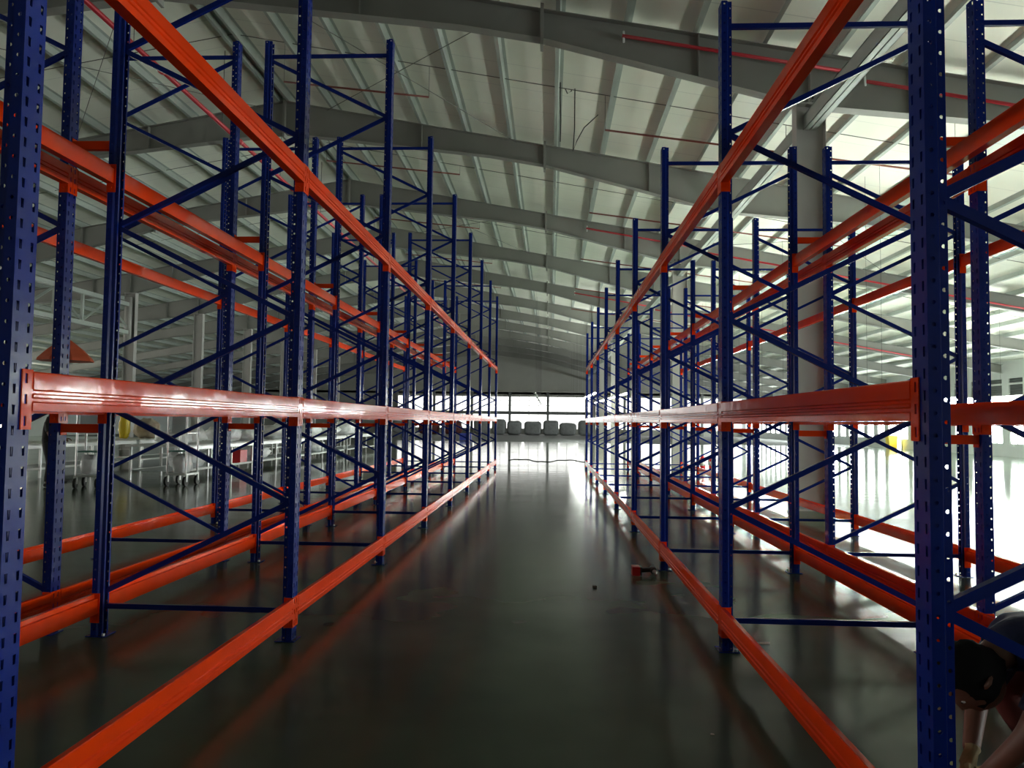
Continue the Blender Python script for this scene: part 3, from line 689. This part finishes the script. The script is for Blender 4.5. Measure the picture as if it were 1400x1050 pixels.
# ------------------------------------------------------------------ people
def skin_body(name, J, E, mm, parent=None, root=None, sub=2, extra=None):
    """J: {joint: (xyz, radius or (rx, ry))}, E: pairs of joints"""
    names = list(J); me = bpy.data.meshes.new(name)
    me.from_pydata([J[k][0] for k in names], [(names.index(a), names.index(b)) for a, b in E], [])
    me.materials.append(mm)
    o = put(name, me, parent)
    sk = o.modifiers.new('skin', 'SKIN'); sk.use_smooth_shade = True; sk.branch_smoothing = 0.6
    for i, k in enumerate(names):
        r = J[k][1]; me.skin_vertices[0].data[i].radius = r if isinstance(r, tuple) else (r, r)
        me.skin_vertices[0].data[i].use_root = (k == root) if root else i == 0
    ss = o.modifiers.new('sub', 'SUBSURF'); ss.levels = sub; ss.render_levels = sub
    dg = bpy.context.evaluated_depsgraph_get(); dg.update()
    out = bpy.data.meshes.new_from_object(o.evaluated_get(dg)); o.modifiers.clear(); o.data = out
    out.name = name
    bm = bmesh.new(); bm.from_mesh(out); bmesh.ops.recalc_face_normals(bm, faces=bm.faces); bm.to_mesh(out); bm.free()
    for p in out.polygons: p.use_smooth = True
    return o
def hand(J, E, wrist, wpos, d, spread, n_out, pre):
    """adds a palm and five bent fingers: d = pointing direction, spread = across the palm (towards the thumb), n_out = side the fingers curl to"""
    d, sp_, n_ = Vector(d).normalized(), Vector(spread).normalized(), Vector(n_out).normalized()
    w_ = Vector(wpos); palm = w_ + d*0.055
    J[pre+'palm'] = (tuple(palm), (0.036, 0.020)); E.append((wrist, pre+'palm'))
    for i, (off, L) in enumerate(((0.030, 0.070), (0.010, 0.080), (-0.011, 0.074), (-0.031, 0.058))):
        b = w_ + d*0.095 + sp_*off
        k1 = b + d*L*0.45 + n_*L*0.18; k2 = k1 + d*L*0.22 + n_*L*0.30; k3 = k2 + d*L*0.02 + n_*L*0.30
        J[pre+'f%da' % i] = (tuple(b), 0.0095); J[pre+'f%db' % i] = (tuple(k1), 0.009); J[pre+'f%dc' % i] = (tuple(k2), 0.0085); J[pre+'f%dd' % i] = (tuple(k3), 0.007)
        E += [(pre+'palm', pre+'f%da' % i), (pre+'f%da' % i, pre+'f%db' % i), (pre+'f%db' % i, pre+'f%dc' % i), (pre+'f%dc' % i, pre+'f%dd' % i)]
    t1 = w_ + d*0.04 + sp_*0.05; t2 = t1 + d*0.03 + sp_*0.015 + n_*0.012; t3 = t2 + d*0.025 + n_*0.016
    J[pre+'ta'] = (tuple(t1), 0.011); J[pre+'tb'] = (tuple(t2), 0.010); J[pre+'tc'] = (tuple(t3), 0.008)
    E += [(pre+'palm', pre+'ta'), (pre+'ta', pre+'tb'), (pre+'tb', pre+'tc')]
def head_mesh(mm):
    prof = []
    n, m_ = 16, 20
    vs = []; fs = []
    for i in range(n+1):
        t = math.pi*i/n; z = -math.cos(t)*0.118
        r0 = math.sin(t)**0.85
        for j in range(m_):
            a = 2*math.pi*j/m_; ca, sa = math.cos(a), math.sin(a)   # face towards +x
            x, y = 0.098*r0*ca, 0.076*r0*sa
            u = (z+0.118)/0.236
            if u < 0.35: y *= 0.72+0.28*u/0.35; x = x*(0.86+0.14*u/0.35) if ca < 0 else x
            if ca > 0.8:
                if 0.32 < u < 0.52: x += 0.022*(1-abs(sa)/0.6)*(1-(u-0.32)/0.2*0.6)          # nose
                if 0.50 < u < 0.58 and abs(sa) > 0.2: x -= 0.010                              # eye sockets
                if 0.58 < u < 0.64: x += 0.004                                               # brow
                if 0.20 < u < 0.27: x += 0.006                                               # lips
            vs.append((x, y, z))
    for i in range(n):
        for j in range(m_): fs.append((i*m_+j, i*m_+(j+1) % m_, (i+1)*m_+(j+1) % m_, (i+1)*m_+j))
    mb = MB().add(vs, fs)
    for s in (-1, 1):                                                                        # ears
        mb.lathe([(0.006, -0.012), (0.02, -0.006), (0.03, 0.0), (0.02, 0.008), (0.004, 0.01)], (-0.01, s*0.078, -0.005), 8)
    return mb.mesh('head', mm, True)
def hair_mesh(mm):
    vs = []; fs = []; n, m_ = 12, 22
    random.seed(5)
    for i in range(n+1):
        t = math.pi*(0.5*i/n)*1.28; z = math.cos(t)*0.134
        for j in range(m_):
            a = 2*math.pi*j/m_; r = math.sin(t)
            k = 1+0.05*random.uniform(-1, 1)
            if math.cos(a) > 0.45 and t > 1.1: r *= 0.86
            vs.append((0.116*r*math.cos(a)*k-0.008, 0.092*r*math.sin(a)*k, z*k))
    for i in range(n):
        for j in range(m_): fs.append((i*m_+j, i*m_+(j+1) % m_, (i+1)*m_+(j+1) % m_, (i+1)*m_+j))
    return MB().add(vs, fs).mesh('hair', mm, True)
def eyes(parent):
    for s in (-1, 1):
        ey = put('eye', MB().lathe([(0.002, -0.011), (0.009, -0.006), (0.011, 0), (0.009, 0.006), (0.002, 0.011)], (0.082, s*0.031, 0.008), 8).mesh('eye', WHITEP, True), parent)
        put('iris', MB().lathe([(0.001, -0.005), (0.005, 0), (0.001, 0.005)], (0.0915, s*0.031, 0.008), 8).mesh('iris', BLACK, True), ey)

# worker bending low inside the first bay of the right rack
p = empty('person', (2.1, 3.0, 0), 'worker in a navy shirt bending low behind the near right post', 'person')
o_ = Vector((2.1, 3.0, 0))
def rel(v): return tuple(Vector(v)-o_)
J = {'pelvis': (rel((2.18, 3.08, 0.56)), 0.15), 'belly': (rel((2.02, 3.02, 0.66)), 0.145), 'chest': (rel((1.84, 2.95, 0.72)), 0.155), 'neckb': (rel((1.68, 2.89, 0.74)), 0.085),
     'neck': (rel((1.60, 2.86, 0.70)), 0.058), 'skull': (rel((1.54, 2.845, 0.66)), 0.060),
     'shL': (rel((1.76, 2.73, 0.70)), 0.075), 'elL': (rel((1.625, 2.745, 0.44)), 0.046), 'wrL': (rel((1.535, 2.87, 0.245)), 0.031),
     'shR': (rel((1.82, 3.16, 0.70)), 0.075), 'elR': (rel((1.74, 3.26, 0.42)), 0.046), 'wrR': (rel((1.62, 3.10, 0.235)), 0.031),
     'hipL': (rel((2.20, 2.94, 0.52)), 0.105), 'knL': (rel((1.83, 2.70, 0.44)), 0.068), 'anL': (rel((2.07, 2.72, 0.10)), 0.042), 'toL': (rel((1.90, 2.69, 0.045)), 0.036),
     'hipR': (rel((2.20, 3.22, 0.52)), 0.105), 'knR': (rel((1.86, 3.36, 0.46)), 0.068), 'anR': (rel((2.10, 3.36, 0.10)), 0.042), 'toR': (rel((1.93, 3.37, 0.045)), 0.036)}
E = [('pelvis', 'belly'), ('belly', 'chest'), ('chest', 'neckb'), ('neckb', 'neck'), ('neck', 'skull'), ('chest', 'shL'), ('shL', 'elL'), ('elL', 'wrL'), ('chest', 'shR'), ('shR', 'elR'), ('elR', 'wrR'),
     ('pelvis', 'hipL'), ('hipL', 'knL'), ('knL', 'anL'), ('anL', 'toL'), ('pelvis', 'hipR'), ('hipR', 'knR'), ('knR', 'anR'), ('anR', 'toR')]
body = skin_body('body', J, E, SKIN, p, 'pelvis')
def clothe(name, body, J, E, parts, off, mm, parent):
    """a garment: the body's faces nearest to the given limbs, lifted off the skin. parts: {(a, b): (t0, t1)}"""
    me = body.data; segs = [(a, b, Vector(J[a][0]), Vector(J[b][0])) for a, b in E]
    keep = []
    for p in me.polygons:
        c = p.center; best = None
        for a, b, A, B in segs:
            d_ = B-A; t = (c-A).dot(d_)/max(d_.length_squared, 1e-9); tc = min(1, max(0, t))
            ra, rb = [(r if not isinstance(r, tuple) else r[0]) for r in (J[a][1], J[b][1])]
            dist = (c-(A+d_*tc)).length/(ra+(rb-ra)*tc)
            if best is None or dist < best[0]: best = (dist, (a, b), tc)
        k = best[1]
        if k in parts and parts[k][0] <= best[2] <= parts[k][1]: keep.append(p)
    idx = {}; vs = []; fs = []
    for p in keep:
        f = []
        for i in p.vertices:
            if i not in idx:
                idx[i] = len(vs); v = me.vertices[i]; vs.append(v.co + v.normal*off)
            f.append(idx[i])
        fs.append(f)
    g = bpy.data.meshes.new(name); g.from_pydata(vs, [], fs); g.materials.append(mm)
    for p in g.polygons: p.use_smooth = True
    o = put(name, g, parent); md = o.modifiers.new('cloth', 'SOLIDIFY'); md.thickness = 0.008; md.offset = 0
    return o
SHIRT = {('pelvis', 'belly'): (0.35, 1), ('belly', 'chest'): (0, 1), ('chest', 'neckb'): (0, 1), ('neckb', 'neck'): (0, 0.97), ('chest', 'shL'): (0, 1), ('shL', 'elL'): (0, 0.7), ('chest', 'shR'): (0, 1), ('shR', 'elR'): (0, 0.7)}
TROUS = {('pelvis', 'belly'): (0, 0.35), ('pelvis', 'hipL'): (0, 1), ('hipL', 'knL'): (0, 1), ('knL', 'anL'): (0, 0.92), ('pelvis', 'hipR'): (0, 1), ('hipR', 'knR'): (0, 1), ('knR', 'anR'): (0, 0.92)}
clothe('shirt', body, J, E, SHIRT, 0.014, NAVY, p); clothe('trousers', body, J, E, TROUS, 0.012, DKRED, p)
for s, nm in (('L', 'left'), ('R', 'right')):
    a, t = Vector(J['an'+s][0]), Vector(J['to'+s][0]); dr = (t-a); dr.z = 0; dr.normalize()
    q = Vector((a.x, a.y, 0)); ang = math.atan2(dr.y, dr.x)
    sh = put('shoe', lump((0.29, 0.11, 0.10), 140, BLACK, 'shoe', 2.6, 0.03, 8), p, tuple(q+dr*0.09), (0, 0, ang))
for s, dd, spd, nn in (('L', (-0.35, 0.25, -0.9), (-0.3, 0.8, 0.3), (0.5, 0.5, -0.2)), ('R', (-0.5, -0.4, -0.75), (-0.4, -0.8, 0.4), (0.4, -0.4, -0.3))):
    HJ, HE = {'wr': (J['wr'+s][0], 0.034)}, []
    pre = Vector(J['wr'+s][0]) - Vector(dd).normalized()*0.05
    HJ['cuff'] = (tuple(pre), 0.042); HE.append(('wr', 'cuff'))
    hand(HJ, HE, 'wr', J['wr'+s][0], dd, spd, nn, 'h')
    skin_body('glove', HJ, HE, GLOVE, p, 'wr', 1)
hd = put('head', head_mesh(SKIN), p, rel((1.485, 2.825, 0.615)), (0.15, math.radians(60), math.radians(188)))
eyes(hd); put('hair', hair_mesh(HAIR), hd)

# worker standing by the trolleys on the left
p = empty('person', (-10.55, 15.75, 0), 'person in dark clothes standing beside the trolley, behind the near left post', 'person', None, 0.4)
J = {'pelvis': ((0, 0, 0.93), 0.125), 'belly': ((0.01, 0, 1.08), 0.125), 'chest': ((0.02, 0, 1.27), 0.14), 'neckb': ((0.02, 0, 1.42), 0.075), 'neck': ((0.03, 0, 1.49), 0.052), 'skull': ((0.04, 0, 1.55), 0.055),
     'shL': ((0.02, 0.19, 1.37), 0.062), 'elL': ((0.06, 0.24, 1.10), 0.042), 'wrL': ((0.25, 0.20, 1.02), 0.028),
     'shR': ((0.02, -0.19, 1.37), 0.062), 'elR': ((0.06, -0.24, 1.10), 0.042), 'wrR': ((0.25, -0.20, 1.02), 0.028),
     'hipL': ((0, 0.09, 0.88), 0.10), 'knL': ((0.03, 0.10, 0.48), 0.062), 'anL': ((-0.02, 0.10, 0.09), 0.042), 'toL': ((0.12, 0.12, 0.04), 0.035),
     'hipR': ((0, -0.09, 0.88), 0.10), 'knR': ((0.10, -0.10, 0.49), 0.062), 'anR': ((0.10, -0.10, 0.09), 0.042), 'toR': ((0.24, -0.12, 0.04), 0.035)}
body = skin_body('body', J, E, SKIN, p, 'pelvis')
clothe('shirt', body, J, E, SHIRT, 0.014, DARKCL, p); clothe('trousers', body, J, E, TROUS, 0.012, DARKCL, p)
for s in 'LR':
    a = Vector(J['an'+s][0])
    put('shoe', lump((0.27, 0.10, 0.09), 141, BLACK, 'shoe', 2.6, 0.03, 8), p, (a.x+0.07, a.y, 0))
    HJ, HE = {'wr': (J['wr'+s][0], 0.026)}, []
    hand(HJ, HE, 'wr', J['wr'+s][0], (1, 0, 0.05), (0, -1 if s == 'L' else 1, 0.2), (0, 0, -1), 'h')
    skin_body('hand', HJ, HE, SKIN, p, 'wr', 1)
hd = put('head', head_mesh(SKIN), p, (0.05, 0, 1.64)); eyes(hd); put('hair', hair_mesh(HAIR), hd)
